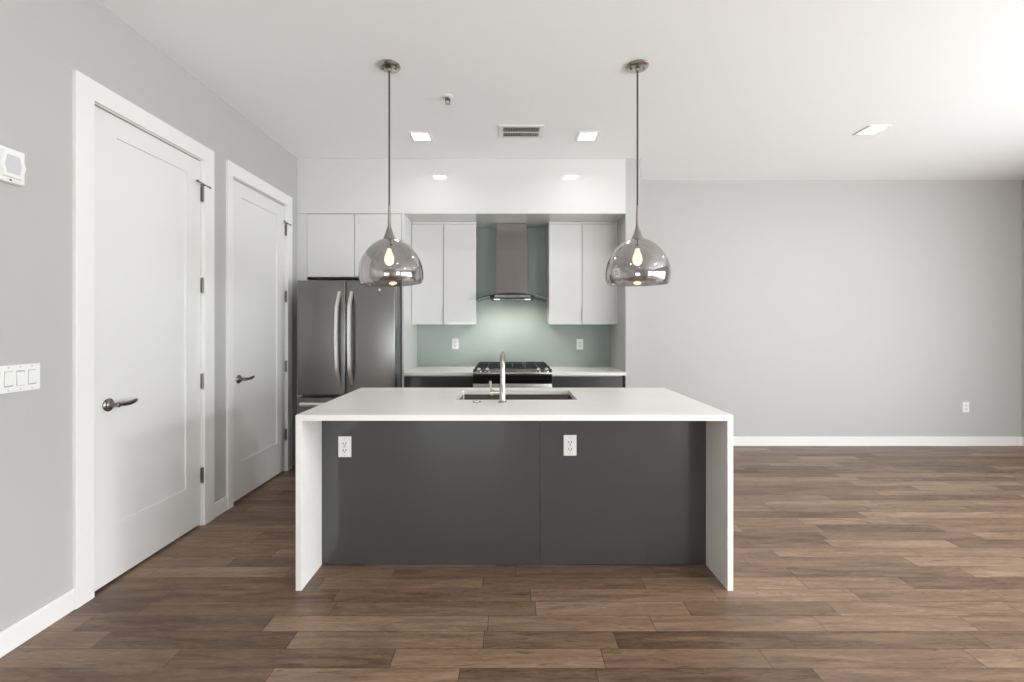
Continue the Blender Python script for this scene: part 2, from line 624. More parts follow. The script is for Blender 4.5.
# top with the sink cut-out
sx0, sx1, sy0, sy1 = -0.331, 0.430, 2.760, 3.165
outer = [(X0, Y0), (X1, Y0), (X1, Y1), (X0, Y1)]
r = 0.012
inner = []
for cx, cy, a0 in ((sx0 + r, sy0 + r, PI), (sx1 - r, sy0 + r, 1.5 * PI), (sx1 - r, sy1 - r, 0), (sx0 + r, sy1 - r, PI / 2)):
    inner.append([(cx + r * math.cos(a0 + PI / 2 * k / 4), cy + r * math.sin(a0 + PI / 2 * k / 4)) for k in range(5)])
lay = []
for z in (CT, CT - 0.030):
    ov = [b.verts.new((x, y, z)) for x, y in outer]
    iv = [[b.verts.new((x, y, z)) for x, y in c] for c in inner]
    lay.append((ov, iv))
    for k in range(4):
        j = (k + 1) % 4
        b.faces.new([ov[k]] + [ov[j]] + [iv[j][0]] + [iv[k][-1]])
        b.faces.new([ov[k]] + iv[k][::-1])
(ot, it), (ob, ib) = lay
for k in range(4):
    j = (k + 1) % 4
    b.faces.new([ot[k], ot[j], ob[j], ob[k]])
ft = [v for c in it for v in c]
fb = [v for c in ib for v in c]
for k in range(len(ft)):
    j = (k + 1) % len(ft)
    b.faces.new([ft[k], ft[j], fb[j], fb[k]])
bmesh.ops.recalc_face_normals(b, faces=b.faces)
outer_edges = [e for e in b.edges if all(abs(v.co.z - CT) < 1e-5 for v in e.verts) and len(e.link_faces) == 2 and
               any(abs(f.normal.z) < 0.5 for f in e.link_faces)]
bmesh.ops.bevel(b, geom=outer_edges, offset=0.0015, segments=2, affect='EDGES')
# waterfall ends
ISL_TOP = b

PX0, PX1, PY = X0 + 0.0305, X1 - 0.0305, 2.533
isl = thing('kitchen_island', (0.028, 2.9, 0), 'glossy dark grey island base under white waterfall top', 'kitchen island')


def rel(o, p):
    o.matrix_parent_inverse = Matrix.Translation(-Vector(p.location))
    return o


def part(name, bm, m, parent, smooth=False, label=None):
    o = obj(name, bm, m, None, smooth, label)
    o.parent = parent
    root = parent
    off = Vector((0, 0, 0))
    while root:
        off += root.location if root.type == 'EMPTY' else Vector((0, 0, 0))
        root = root.parent
    # meshes are written in world coordinates; shift the data into the thing's frame
    o.data.transform(Matrix.Translation(-off))
    return o


it_ = thing('island_countertop', (0.028, 2.79, 0), 'white quartz waterfall countertop of the island with sink cut-out', 'countertop')
part('top', ISL_TOP, 'quartz', it_)
for xa in (X0, X1 - 0.030):
    part('waterfall_panel', box(xa, xa + 0.030, Y0, Y1, 0.0, CT - 0.0300, 0.001), 'quartz', it_)
b = bmesh.new()
bx(b, PX0, PX0 + 0.018, PY + 0.021, 3.262, 0.001, CT - 0.0305)
bx(b, PX1 - 0.018, PX1, PY + 0.021, 3.262, 0.001, CT - 0.0305)
bx(b, PX0, PX1, PY + 0.021, 3.262, 0.08, 0.10)
bx(b, PX0, PX1, PY + 0.021, PY + 0.034, 0.001, CT - 0.0305)
bx(b, -0.40, -0.38, PY + 0.034, 3.262, 0.10, CT - 0.0305)
bx(b, 0.48, 0.50, PY + 0.034, 3.262, 0.10, CT - 0.0305)
part('body', b, 'carcass', isl)
SEAM = 0.178
part('front_panel', box(PX0, SEAM - 0.0015, PY, PY + 0.020, 0.004, CT - 0.031, 0.0008), 'gloss_grey', isl)
part('front_panel', box(SEAM + 0.0015, PX1, PY, PY + 0.020, 0.004, CT - 0.031, 0.0008), 'gloss_grey', isl)
part('toe_kick', box(PX0 + 0.02, PX1 - 0.02, 3.20, 3.215, 0.001, 0.10), 'gloss_grey', isl)
xs = [PX0 + 0.002, -0.39, 0.05, 0.49, PX1 - 0.002]
for a, c in zip(xs, xs[1:]):
    dr = part('door', box(a + 0.0015, c - 0.0015, 3.2625, 3.2815, 0.105, CT - 0.045, 0.001), 'gloss_grey', isl)
    part('handle', box(a + 0.02, c - 0.02, 3.2815, 3.2975, CT - 0.060, CT - 0.047, 0.001), 'alu', dr)

# quartz inner skins are part of the countertop; sink bowl
snk = thing('kitchen_sink', (0.05, 2.96, 0.884), 'rectangular undermount stainless sink sunk in the island top', 'sink')
b = bmesh.new()
o0 = 0.006
zi = CT - 0.0305
dz = 0.23
rings = []
spec = [(o0 + 0.020, zi), (o0, zi), (o0 - 0.002, zi - 0.01), (o0 - 0.008, zi - dz + 0.03), (o0 - 0.03, zi - dz)]
for off, z in spec:
    ring = []
    rr = max(0.012, 0.022)
    for cx, cy, a0 in ((sx0 - off + rr, sy0 - off + rr, PI), (sx1 + off - rr, sy0 - off + rr, 1.5 * PI),
                       (sx1 + off - rr, sy1 + off - rr, 0), (sx0 - off + rr, sy1 + off - rr, PI / 2)):
        ring += [b.verts.new((cx + rr * math.cos(a0 + PI / 2 * k / 5), cy + rr * math.sin(a0 + PI / 2 * k / 5), z)) for k in range(6)]
    rings.append(ring)
for a, c in zip(rings, rings[1:]):
    for i in range(len(a)):
        j = (i + 1) % len(a)
        b.faces.new([a[i], a[j], c[j], c[i]])
b.faces.new(rings[-1])
bmesh.ops.recalc_face_normals(b, faces=b.faces)
o = part('basin', b, 'sink_steel', snk, True)
md = o.modifiers.new('thickness', 'SOLIDIFY')
md.thickness = 0.0015
md.offset = -1
b = bmesh.new()
lathe(b, [(0, 0.0), (0.018, 0.001), (0.030, 0.001), (0.038, 0.004), (0.045, 0.004), (0.046, 0.0)], 32,
      Matrix.Translation((0.05, 3.0, zi - dz + 0.003)))
part('drain', b, 'chrome', snk, True)

# faucet, standing on the camera side of the sink and arching away over it
fx, fy = -0.039, 2.668
fau = thing('kitchen_faucet', (fx, fy, CT), 'brushed nickel gooseneck faucet with side lever on island', 'faucet')
b = bmesh.new()
lathe(b, [(0, 0), (0.027, 0), (0.0275, 0.004), (0.022, 0.008), (0.019, 0.012), (0.0185, 0.10), (0.0165, 0.104), (0.0165, 0.108), (0, 0.108)], 32,
      Matrix.Translation((fx, fy, CT)))
part('base', b, 'nickel', fau, True)
b = bmesh.new()
R = 0.085
pts = [(fx, fy, CT + 0.10), (fx, fy, CT + 0.20)]
zt = CT + 0.302 - R - 0.0145
pts += [(fx, fy + R - R * math.cos(a), zt + R * math.sin(a)) for a in [PI * k / 16 for k in range(0, 17)]]
pts += [(fx, fy + 2 * R, zt - 0.03)]
tube(b, pts, 0.0145, 18)
part('spout', b, 'nickel', fau, True)
b = bmesh.new()
lathe(b, [(0, 0.0), (0.012, 0.0), (0.0155, -0.012), (0.0165, -0.055), (0.0175, -0.085), (0.0150, -0.092), (0, -0.092)], 24,
      Matrix.Translation((fx, fy + 2 * R, zt - 0.02)))
part('spray_head', b, 'nickel', fau, True)
b = bmesh.new()
hz = CT + 0.058
tube(b, [(fx - 0.012, fy, hz), (fx - 0.055, fy, hz)], 0.0125, 18)
tube(b, [(fx - 0.054, fy, hz), (fx - 0.074, fy, hz)], 0.0165, 20)
tube(b, [(fx - 0.066, fy, hz + 0.008), (fx - 0.072, fy - 0.006, hz + 0.035), (fx - 0.074, fy - 0.010, hz + 0.072)],
     [0.0075, 0.0062, 0.0075], 14)
part('lever', b, 'nickel', fau, True)

b = bmesh.new()
lathe(b, [(0, 0), (0.025, 0), (0.026, 0.003), (0.022, 0.006), (0.013, 0.0065), (0.0125, 0.010), (0, 0.011)], 28,
      Matrix.Translation((-0.195, 2.668, CT)))
tag(obj('disposal_button', b, 'nickel', None, True), 'small round metal push button on island top between faucet and fridge end', 'button')


# ------------------------------------------------------------------ outlets and switches
def outlet(loc, label, rot=0.0, decora=False, src=None):
    """plate faces -y in its own frame."""
    if src:
        t = copy_tree(src)
        t.location = loc
        t.rotation_euler = (0, 0, rot)
        t['label'] = label
        return t
    t = thing('wall_outlet', loc, label, 'outlet', None, (0, 0, rot))
    obj('plate', box(-0.037, 0.037, -0.006, 0, -0.0595, 0.0595, 0.002), 'plastic', t)
    if decora:
        f = obj('receptacle', box(-0.0165, 0.0165, -0.0085, -0.005, -0.0335, 0.0335, 0.001), 'plastic', t)
    else:
        f = obj('receptacle', box(-0.0165, 0.0165, -0.0085, -0.005, -0.0335, 0.0335, 0.0015), 'plastic', t)
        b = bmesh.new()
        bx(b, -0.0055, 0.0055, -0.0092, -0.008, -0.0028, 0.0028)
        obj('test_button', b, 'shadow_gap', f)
    for s in (-1, 1):
        zc = s * 0.0195
        for x in (-0.0075, 0.0075):
            obj('slot', box(x - 0.0020, x + 0.0020, -0.0090, -0.008, zc - 0.0045, zc + 0.0065), 'slot', f)
        obj('ground_hole', tube(bmesh.new(), [(0, -0.0090, zc - 0.0100), (0, -0.008, zc - 0.0100)], 0.0032, 10), 'slot', f)
        obj('screw', tube(bmesh.new(), [(0, -0.0072, s * 0.048), (0, -0.005, s * 0.048)], 0.003, 10), 'screw', t)
    return t


o1 = outlet((-0.944, PY, 0.682), 'white outlet at the fridge end of the dark island front')
outlet((0.351, PY, 0.690), 'white outlet on dark island front just beside the panel seam', src=o1)
o2 = outlet((-0.615, YF - 0.012, 1.172), 'white outlet on green backsplash on the fridge side of the range', decora=True)
outlet((0.812, YF - 0.012, 1.166), 'white outlet on green backsplash on the pillar side of the range', src=o2)
outlet((5.247, YF, 0.445), 'white outlet low on the bare grey far wall', src=o2)

sw = thing('light_switch', (WL, 1.881, 1.151), 'white four gang rocker switch plate on grey wall under the alarm', 'light switch', None, (0, 0, PI / 2))
obj('plate', box(-0.104, 0.104, -0.006, 0, -0.0585, 0.0585, 0.002), 'plastic', sw)
for k in range(4):
    xc = -0.069 + 0.046 * k
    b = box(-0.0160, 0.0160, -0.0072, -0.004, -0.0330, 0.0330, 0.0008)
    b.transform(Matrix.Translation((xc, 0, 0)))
    fr_ = obj('rocker_frame', b, 'shadow_gap', sw)  # frame coloured grey for the shade round its rocker
    b = box(-0.0145, 0.0145, -0.009, -0.004, -0.0315, 0.0315, 0.001)
    b.transform(Matrix.Translation((xc, -0.001, 0)) @ Matrix.Rotation(math.radians(6 if k % 2 else -6), 4, 'X'))
    obj('rocker', b, 'plastic', sw)
for k in range(4):
    for s in (-1, 1):
        xc = -0.069 + 0.046 * k
        obj('screw', tube(bmesh.new(), [(xc, -0.0072, s * 0.048), (xc, -0.005, s * 0.048)], 0.003, 10), 'screw', sw)

# fire alarm sounder on the left wall, near edge of the frame
al = thing('alarm_sounder', (WL, 1.824, 2.050), 'white alarm sounder with grey speaker grille high on wall above switches', 'alarm', None, (0, 0, PI / 2))
obj('housing', box(-0.078, 0.078, -0.030, 0, -0.072, 0.072, 0.006, 3), 'plastic', al)
b = bmesh.new()
hexo = [(-0.012, 0.056), (0.056, 0.056), (0.070, 0.0), (0.056, -0.050), (-0.012, -0.050), (-0.026, 0.0)]
vt = [b.verts.new((x, -0.042, z)) for x, z in hexo]
vb = [b.verts.new((x * 1.0 + (0.004 if x > 0 else -0.004), -0.029, z * 1.06)) for x, z in hexo]
b.faces.new(vt[::-1])
for k in range(6):
    j = (k + 1) % 6
    b.faces.new([vt[k], vt[j], vb[j], vb[k]])
bmesh.ops.recalc_face_normals(b, faces=b.faces)
obj('bezel', b, 'plastic', al)
b = bmesh.new()
hexi = [(x * 0.66 + 0.007, z * 0.72) for x, z in hexo]
vt = [b.verts.new((x, -0.0430, z)) for x, z in hexi]
vb = [b.verts.new((x, -0.0415, z)) for x, z in hexi]
b.faces.new(vt[::-1])
for k in range(6):
    j = (k + 1) % 6
    b.faces.new([vt[k], vt[j], vb[j], vb[k]])
for k in range(9):
    z = -0.032 + 0.008 * k
    ww = 0.030 - abs(z) * 0.22
    bx(b, 0.022 - ww, 0.022 + ww, -0.0445, -0.043, z - 0.0018, z + 0.0018)
bmesh.ops.recalc_face_normals(b, faces=b.faces)
obj('grille', b, 'grille', al)
b = bmesh.new()
tube(b, [(0.020, -0.0335, -0.062), (0.020, -0.029, -0.062)], 0.0035, 10)
obj('screw', b, 'slot', al)
b = bmesh.new()
bx(b, -0.066, -0.040, -0.048, -0.029, -0.045, 0.050, 0.006, 3)
obj('strobe_lens', b, 'plastic', al)

# ------------------------------------------------------------------ kitchen run: tall panel, fridge cabinet, uppers
CX0, CX1 = -1.050, 1.166          # inside faces of the recess
tag(obj('tall_end_panel', box(-1.072, CX0, SOF, YF - 0.001, 0, FR_TOP - 0.001, 0.0008), 'gloss_white'),
    'tall glossy white panel between fridge and counter', 'end panel')

fc = thing('fridge_cabinet', (-1.55, 4.7, 1.87), 'glossy white two door cabinet above the refrigerator', 'cabinet')
part('body', box(WL + 0.075, -1.0735, SOF + 0.038, YF - 0.001, 1.868, FR_TOP - 0.001), 'carcass', fc)
part('filler', box(WL + 0.001, WL + 0.098, SOF + 0.001, SOF + 0.020, 0.0, FR_TOP - 0.002), 'gloss_white', fc)
for a, c in ((-2.019, -1.5485), (-1.5430, -1.0760)):
    part('door', box(a, c, SOF, SOF + 0.020, 1.868, FR_TOP - 0.006, 0.001), 'gloss_white', fc)

UY = 4.727                         # face of the upper doors
UZ = 1.405


def upper(x0, x1, split, label, fill=None, fl=None):
    t = thing('upper_cabinet', ((x0 + x1) / 2, 4.9, UZ), label, 'cabinet')
    part('body', box(x0 + 0.001, x1 - (0.020 if x1 < 0 else 0.001), UY + 0.040, YF - 0.013, UZ, FR_TOP - 0.001), 'gloss_white', t)
    for a, c in ((x0 + 0.003, split - 0.0028), (split + 0.0028, x1 - 0.003)):
        d = part('door', box(a, c, UY, UY + 0.019, UZ - 0.012, FR_TOP - 0.033, 0.001), 'gloss_white', t)
    part('light_rail', box(x0 + 0.003, x1 - 0.003, UY + 0.003, UY + 0.0205, FR_TOP - 0.029, FR_TOP - 0.002), 'gloss_white', t)
    if fill:
        part('filler', box(fill[0], fill[1], UY + 0.004, UY + 0.022, UZ - 0.006, FR_TOP - 0.002), 'gloss_white', t)
    # slim finger pull on the lower meeting edge
    part('finger_pull', box(split - 0.006, split - 0.0025, UY - 0.010, UY, UZ + 0.01, UZ + 0.17, 0.0008), 'alu', t)
    return t


upper(-1.049, -0.350, -0.705, 'glossy white two door upper cabinet between tall panel and range hood')
upper(0.428, 1.140, 0.785, 'glossy white two door upper cabinet between range hood and pillar', fill=(1.1405, 1.165))

# backsplash
b = bmesh.new()
bx(b, CX0 + 0.001, CX1 - 0.001, YF - 0.012, YF - 0.001, CT + 0.001, FR_TOP - 0.001)
tag(obj('glass_backsplash', b, 'glass_green'), 'pale green back-painted glass backsplash behind the range', 'backsplash')

# worktops (continuous per side of the range)
RX0, RX1 = -0.348, 0.416
tag(obj('countertop', box(CX0 + 0.001, RX0 - 0.002, 4.375, YF - 0.013, CT - 0.030, CT, 0.0015), 'quartz'),
    'white quartz wall counter between the fridge panel and range', 'countertop')
tag(obj('countertop', box(RX1 + 0.002, CX1 - 0.001, 4.375, YF - 0.013, CT - 0.030, CT, 0.0015), 'quartz'),
    'white quartz wall counter between range and pillar', 'countertop')


def base_cab(x0, x1, n, label):
    t = thing('base_cabinet', ((x0 + x1) / 2, 4.7, 0), label, 'cabinet')
    part('body', box(x0 + 0.001, x1 - 0.001, SOF + 0.022, YF - 0.001, 0.10, CT - 0.0305), 'carcass', t)
    part('toe_kick', box(x0 + 0.001, x1 - 0.001, SOF + 0.07, SOF + 0.085, 0.0, 0.10), 'gloss_grey', t)
    ww = (x1 - x0) / n
    for k in range(n):
        a, c = x0 + k * ww + 0.0015, x0 + (k + 1) * ww - 0.0015
        d = part('drawer', box(a, c, SOF, SOF + 0.020, CT - 0.20, CT - 0.046, 0.001), 'gloss_grey', t)
        part('drawer_pull', box(a + 0.01, c - 0.01, SOF - 0.008, SOF, CT - 0.0535, CT - 0.048, 0.0006), 'gloss_grey', d)
        part('door', box(a, c, SOF, SOF + 0.020, 0.103, CT - 0.203, 0.001), 'gloss_grey', t)
    return t


base_cab(CX0, RX0 - 0.004, 1, 'glossy dark grey base cabinet between fridge and range')
base_cab(RX1 + 0.004, CX1 - 0.03, 1, 'glossy dark grey base cabinet between range and pillar')

# ------------------------------------------------------------------ refrigerator
FY = 4.075
fx0, fx1 = -1.963, -1.056
fr = thing('refrigerator', ((fx0 + fx1) / 2, 4.4, 0), 'dark stainless french door refrigerator in niche beside the second door', 'refrigerator')
b = bmesh.new()
bx(b, fx0 + 0.004, -1.080, FY + 0.085, 4.93, 0.03, 1.770, 0.004)
for x in (fx0 + 0.06, fx1 - 0.06):
    for y in (FY + 0.14, 4.88):
        tube(b, [(x, y, 0), (x, y, 0.035)], 0.02, 12)
part('body', b, 'fridge_side', fr)
mid = (345.6 - 509) / 108
for a, c in ((fx0, mid - 0.003), (mid + 0.003, fx1)):
    b = bmesh.new()
    bx(b, a, c, FY, FY + 0.078, 0.735, 1.800, 0.010, 4)
    d = part('door', b, 'dark_steel', fr, True)
    s = -1 if a < -1.6 else 1
    hx = mid + s * 0.056
    b = bmesh.new()
    n = 24
    rows = []
    for k in range(n + 1):
        u = k / n
        z = 1.698 - u * 0.868
        bow = math.sin(PI * u)
        xc = hx - 0.011 * (bow if s < 0 else 0.5 * bow) + 0.004 * u
        yo = FY - 0.012 - 0.050 * min(1.0, 6 * u, 6 * (1 - u)) - 0.014 * bow
        yi = yo + 0.020 if 0.03 < u < 0.97 else FY + 0.001
        hw_ = 0.0155
        rows.append([b.verts.new(p) for p in ((xc - hw_, yi, z), (xc - hw_ * 0.8, yo, z), (xc + hw_ * 0.8, yo, z), (xc + hw_, yi, z))])
    for p, q in zip(rows, rows[1:]):
        for e_ in range(4):
            f_ = (e_ + 1) % 4
            b.faces.new([p[e_], p[f_], q[f_], q[e_]])
    b.faces.new(rows[0])
    b.faces.new(rows[-1][::-1])
    bmesh.ops.recalc_face_normals(b, faces=b.faces)
    part('handle', b, 'handle_steel', d, True, 'pale satin bowed bar handle')
b = bmesh.new()
lathe(b, [(0, 0), (0.012, 0), (0.012, 0.0015), (0, 0.002)], 24,
      Matrix.Translation((-1.198, FY, 1.712)) @ Matrix.Rotation(PI / 2, 4, 'X'))
part('badge', b, 'chrome', fr, True, 'small round metal badge')
b = bmesh.new()
bx(b, fx0, fx1, FY, FY + 0.078, 0.075, 0.712, 0.010, 4)
dw = part('freezer_drawer', b, 'dark_steel', fr, True)
b = bmesh.new()
pts = [(fx0 + 0.045 + (fx1 - fx0 - 0.09) * k / 16, FY - 0.040 - 0.018 * math.sin(PI * k / 16), 0.655) for k in range(17)]
tube(b, pts, 0.019, 4)
h = part('handle', b, 'handle_steel', dw, False, 'pale satin horizontal bar handle')
for x in (fx0 + 0.08, fx1 - 0.08):
    part('handle_mount', box(x - 0.014, x + 0.014, FY - 0.040, FY, 0.645, 0.665), 'handle_steel', h)
b = bmesh.new()
bx(b, fx0 + 0.01, fx1 - 0.01, FY + 0.03, FY + 0.08, 0.035, 0.073)
part('grille', b, 'slot', fr)
for x in (fx0 + 0.05, fx1 - 0.065):
    part('hinge_cover', box(x - 0.035, x + 0.035, FY + 0.09, FY + 0.18, 1.770, 1.796, 0.004), 'slot', fr)

# ------------------------------------------------------------------ gas range
RY = 4.225
ra = thing('gas_range', (0.034, 4.6, 0), 'black and stainless gas range with cast iron grates', 'range')
a, c = RX0 + 0.001, RX1 - 0.001
b = bmesh.new()
bx(b, a, c, RY + 0.055, 5.03, 0.03, 0.915)
for x in (a + 0.04, c - 0.04):
    for y in (RY + 0.1, 4.98):
        tube(b, [(x, y, 0), (x, y, 0.035)], 0.018, 12)
part('body', b, 'black_enamel', ra)
# sloped control deck
b = bmesh.new()
prof = [(RY + 0.002, 0.925), (RY + 0.002, 0.905), (RY + 0.10, 0.905), (RY + 0.10, 0.957), (RY + 0.07, 0.957)]
l1 = [b.verts.new((a, y, z)) for y, z in prof]
l2 = [b.verts.new((c, y, z)) for y, z in prof]
b.faces.new(l1)
b.faces.new(l2[::-1])
for k in range(5):
    j = (k + 1) % 5
    b.faces.new([l1[k], l1[j], l2[j], l2[k]])
bmesh.ops.recalc_face_normals(b, faces=b.faces)
ctrl = part('control_panel', b, 'black_enamel', ra)
slope = math.atan2(0.032, 0.068)
for x in (-0.289, -0.209, 0.034, 0.283, 0.362):
    b = bmesh.new()
    m = Matrix.Translation((x, RY + 0.036, 0.941)) @ Matrix.Rotation(PI / 2 - math.radians(38), 4, 'X')
    if abs(x - 0.034) < 0.01:
        continue
    lathe(b, [(0, 0), (0.024, 0), (0.024, 0.006), (0.019, 0.010), (0.018, 0.030), (0.015, 0.034), (0, 0.034)], 24, m)
    k = part('knob', b, 'chrome', ctrl, True, 'round metal burner knob')
b = bmesh.new()
bx(b, a, c, RY - 0.004, RY + 0.004, 0.904, 0.932, 0.003)
part('front_trim', b, 'steel', ra, True, 'thin stainless strip')
# cooktop and grates
part('cooktop', box(a + 0.002, c - 0.002, RY + 0.10, 5.03, 0.915, 0.932, 0.004), 'black_enamel', ra)
for x in (-0.18, 0.034, 0.25):
    for y in ((4.50, 4.84) if abs(x - 0.034) > 0.1 else (4.67,)):
        b = bmesh.new()
        lathe(b, [(0, 0.018), (0.030, 0.018), (0.034, 0.012), (0.034, 0.006), (0.046, 0.004), (0.05, 0.0)], 28, Matrix.Translation((x, y, 0.932)))
        part('burner', b, 'cast_iron', ra, True)
for gx in (-0.218, 0.034, 0.286):
    b = bmesh.new()
    g0, g1, h0, h1 = gx - 0.120, gx + 0.120, RY + 0.125, 5.005
    zt0, zt1 = 0.955, 0.968
    for x in (g0, g1 - 0.012):
        bx(b, x, x + 0.012, h0, h1, zt0, zt1, 0.002)
    for y in (h0, (h0 + h1) / 2 - 0.006, h1 - 0.012):
        bx(b, g0, g1, y, y + 0.012, zt0, zt1, 0.002)
    bx(b, gx - 0.006, gx + 0.006, h0, h1, zt0, zt1, 0.002)
    for y in (h0 + 0.19, h1 - 0.19):
        bx(b, g0, g1, y - 0.006, y + 0.006, zt0, zt1, 0.002)
    for x in (g0, g1 - 0.012):
        for y in (h0, h1 - 0.012):
            bx(b, x, x + 0.012, y, y + 0.012, 0.931, zt0 + 0.001)
    part('grate', b, 'cast_iron', ra)
b = bmesh.new()
bx(b, a, c, RY, RY + 0.052, 0.828, 0.903, 0.003)
part('display_fascia', b, 'black_glass', ra)
b = bmesh.new()
bx(b, a, c, RY + 0.002, RY + 0.054, 0.27, 0.822, 0.004)
dr = part('oven_door', b, 'steel', ra, True, 'stainless oven door')
part('oven_window', box(a + 0.09, c - 0.09, RY - 0.001, RY + 0.003, 0.38, 0.69, 0.001), 'black_glass', dr)
b = bmesh.new()
tube(b, [(a + 0.04, RY - 0.045, 0.770), (c - 0.04, RY - 0.045, 0.770)], 0.014, 16)
for x in (a + 0.06, c - 0.06):
    tube(b, [(x, RY + 0.003, 0.770), (x, RY - 0.045, 0.770)], 0.010, 12)
part('oven_handle', b, 'steel', dr, True)
part('storage_drawer', box(a, c, RY + 0.002, RY + 0.054, 0.08, 0.264, 0.004), 'steel', ra)

# ------------------------------------------------------------------ range hood
HX = 0.034
hd = thing('range_hood', (HX, 4.9, 1.66), 'stainless chimney range hood with curved glass canopy', 'range hood')
part('chimney', box(HX - 0.175, HX + 0.165, 4.795, YF - 0.013, 1.70, 2.228, 0.002), 'chimney_steel', hd)
part('chimney', box(HX - 0.172, HX + 0.162, 4.799, YF - 0.013, 2.224, FR_TOP - 0.001, 0.002), 'chimney_steel', hd)


def arc_slab(hw, y_front, y_back, bulge, z_edge, rise, th, n=28):
    b = bmesh.new()
    top, bot = [], []
    for k in range(n + 1):
        u = -1 + 2 * k / n
        x = HX + hw * u
        z = z_edge + rise * (1 - u * u)
        yf = y_front - bulge * (1 - u * u)
        top.append((b.verts.new((x, yf, z + th)), b.verts.new((x, y_back, z + th))))
        bot.append((b.verts.new((x, yf, z)), b.verts.new((x, y_back, z))))
    for k in range(n):
        b.faces.new([top[k][0], top[k + 1][0], top[k + 1][1], top[k][1]])
        b.faces.new([bot[k][0], bot[k][1], bot[k + 1][1], bot[k + 1][0]])
        b.faces.new([bot[k][0], bot[k + 1][0], top[k + 1][0], top[k][0]])
        b.faces.new([bot[k][1], top[k][1], top[k + 1][1], bot[k + 1][1]])
    b.faces.new([bot[0][0], top[0][0], top[0][1], bot[0][1]])
    b.faces.new([bot[n][0], bot[n][1], top[n][1], top[n][0]])
    bmesh.ops.recalc_face_normals(b, faces=b.faces)
    return b


gc = part('glass_canopy', arc_slab(0.380, 4.60, YF - 0.013, 0.055, 1.652, 0.062, 0.008), 'hood_glass', hd, True, 'arched clear glass visor')
gc.data.materials.append(M['glass_edge'])          # polished rim of thick glass reads dark green
for p in gc.data.polygons:
    if abs(p.normal.z) < 0.5:
        p.material_index = 1
# body under the glass: arched top, flat underside
b = bmesh.new()
n = 20
hw = 0.232
cols = []
for k in range(n + 1):
    u = -1 + 2 * k / n
    x = HX + hw * u
    uu = (x - HX) / 0.388
    zt = 1.652 + 0.062 * (1 - uu * uu) - 0.001
    yf = 4.60 - 0.050 * (1 - uu * uu)
    cols.append([b.verts.new((x, yf, 1.664)), b.verts.new((x, yf, zt)), b.verts.new((x, YF - 0.013, zt)), b.verts.new((x, YF - 0.013, 1.664))])
for k in range(n):
    for q in range(4):
        r_ = (q + 1) % 4
        b.faces.new([cols[k][q], cols[k + 1][q], cols[k + 1][r_], cols[k][r_]])
b.faces.new(cols[0])
b.faces.new(cols[-1][::-1])
bmesh.ops.recalc_face_normals(b, faces=b.faces)
part('body', b, 'black_enamel', hd, True)
b = bmesh.new()
bx(b, HX - 0.185, HX + 0.185, 4.5475, 4.575, 1.671, 1.697, 0.002)
pb = part('control_strip', b, 'dark_steel', hd)
for k in range(5):
    x = HX - 0.06 + 0.03 * k
    b = bmesh.new()
    tube(b, [(x, 4.545, 1.684), (x, 4.540, 1.684)], 0.006, 12)
    part('button', b, 'slot', pb, True)
for k in (-1, 1):
    part('grease_filter', box(HX + k * 0.108 - 0.10, HX + k * 0.108 + 0.10, 4.77, 4.98, 1.6585, 1.6645, 0.001), 'steel', hd)
for k in (-1, 1):
    b = bmesh.new()
    lathe(b, [(0, 0), (0.028, 0), (0.032, 0.004), (0.032, 0.008)], 24, Matrix.Translation((HX + k * 0.165, 4.72, 1.6575)))
    part('hood_lamp', b, 'hood_lens', hd, True)
    lamp('hood_light', 'SPOT', (HX + k * 0.165, 4.70, 1.650), 6.0, rot=(math.radians(16), 0, 0), color=(1, 0.97, 0.90),
         spot_size=math.radians(150), spot_blend=0.9, shadow_soft_size=0.02)

# ------------------------------------------------------------------ pendants
PZ0 = 1.647


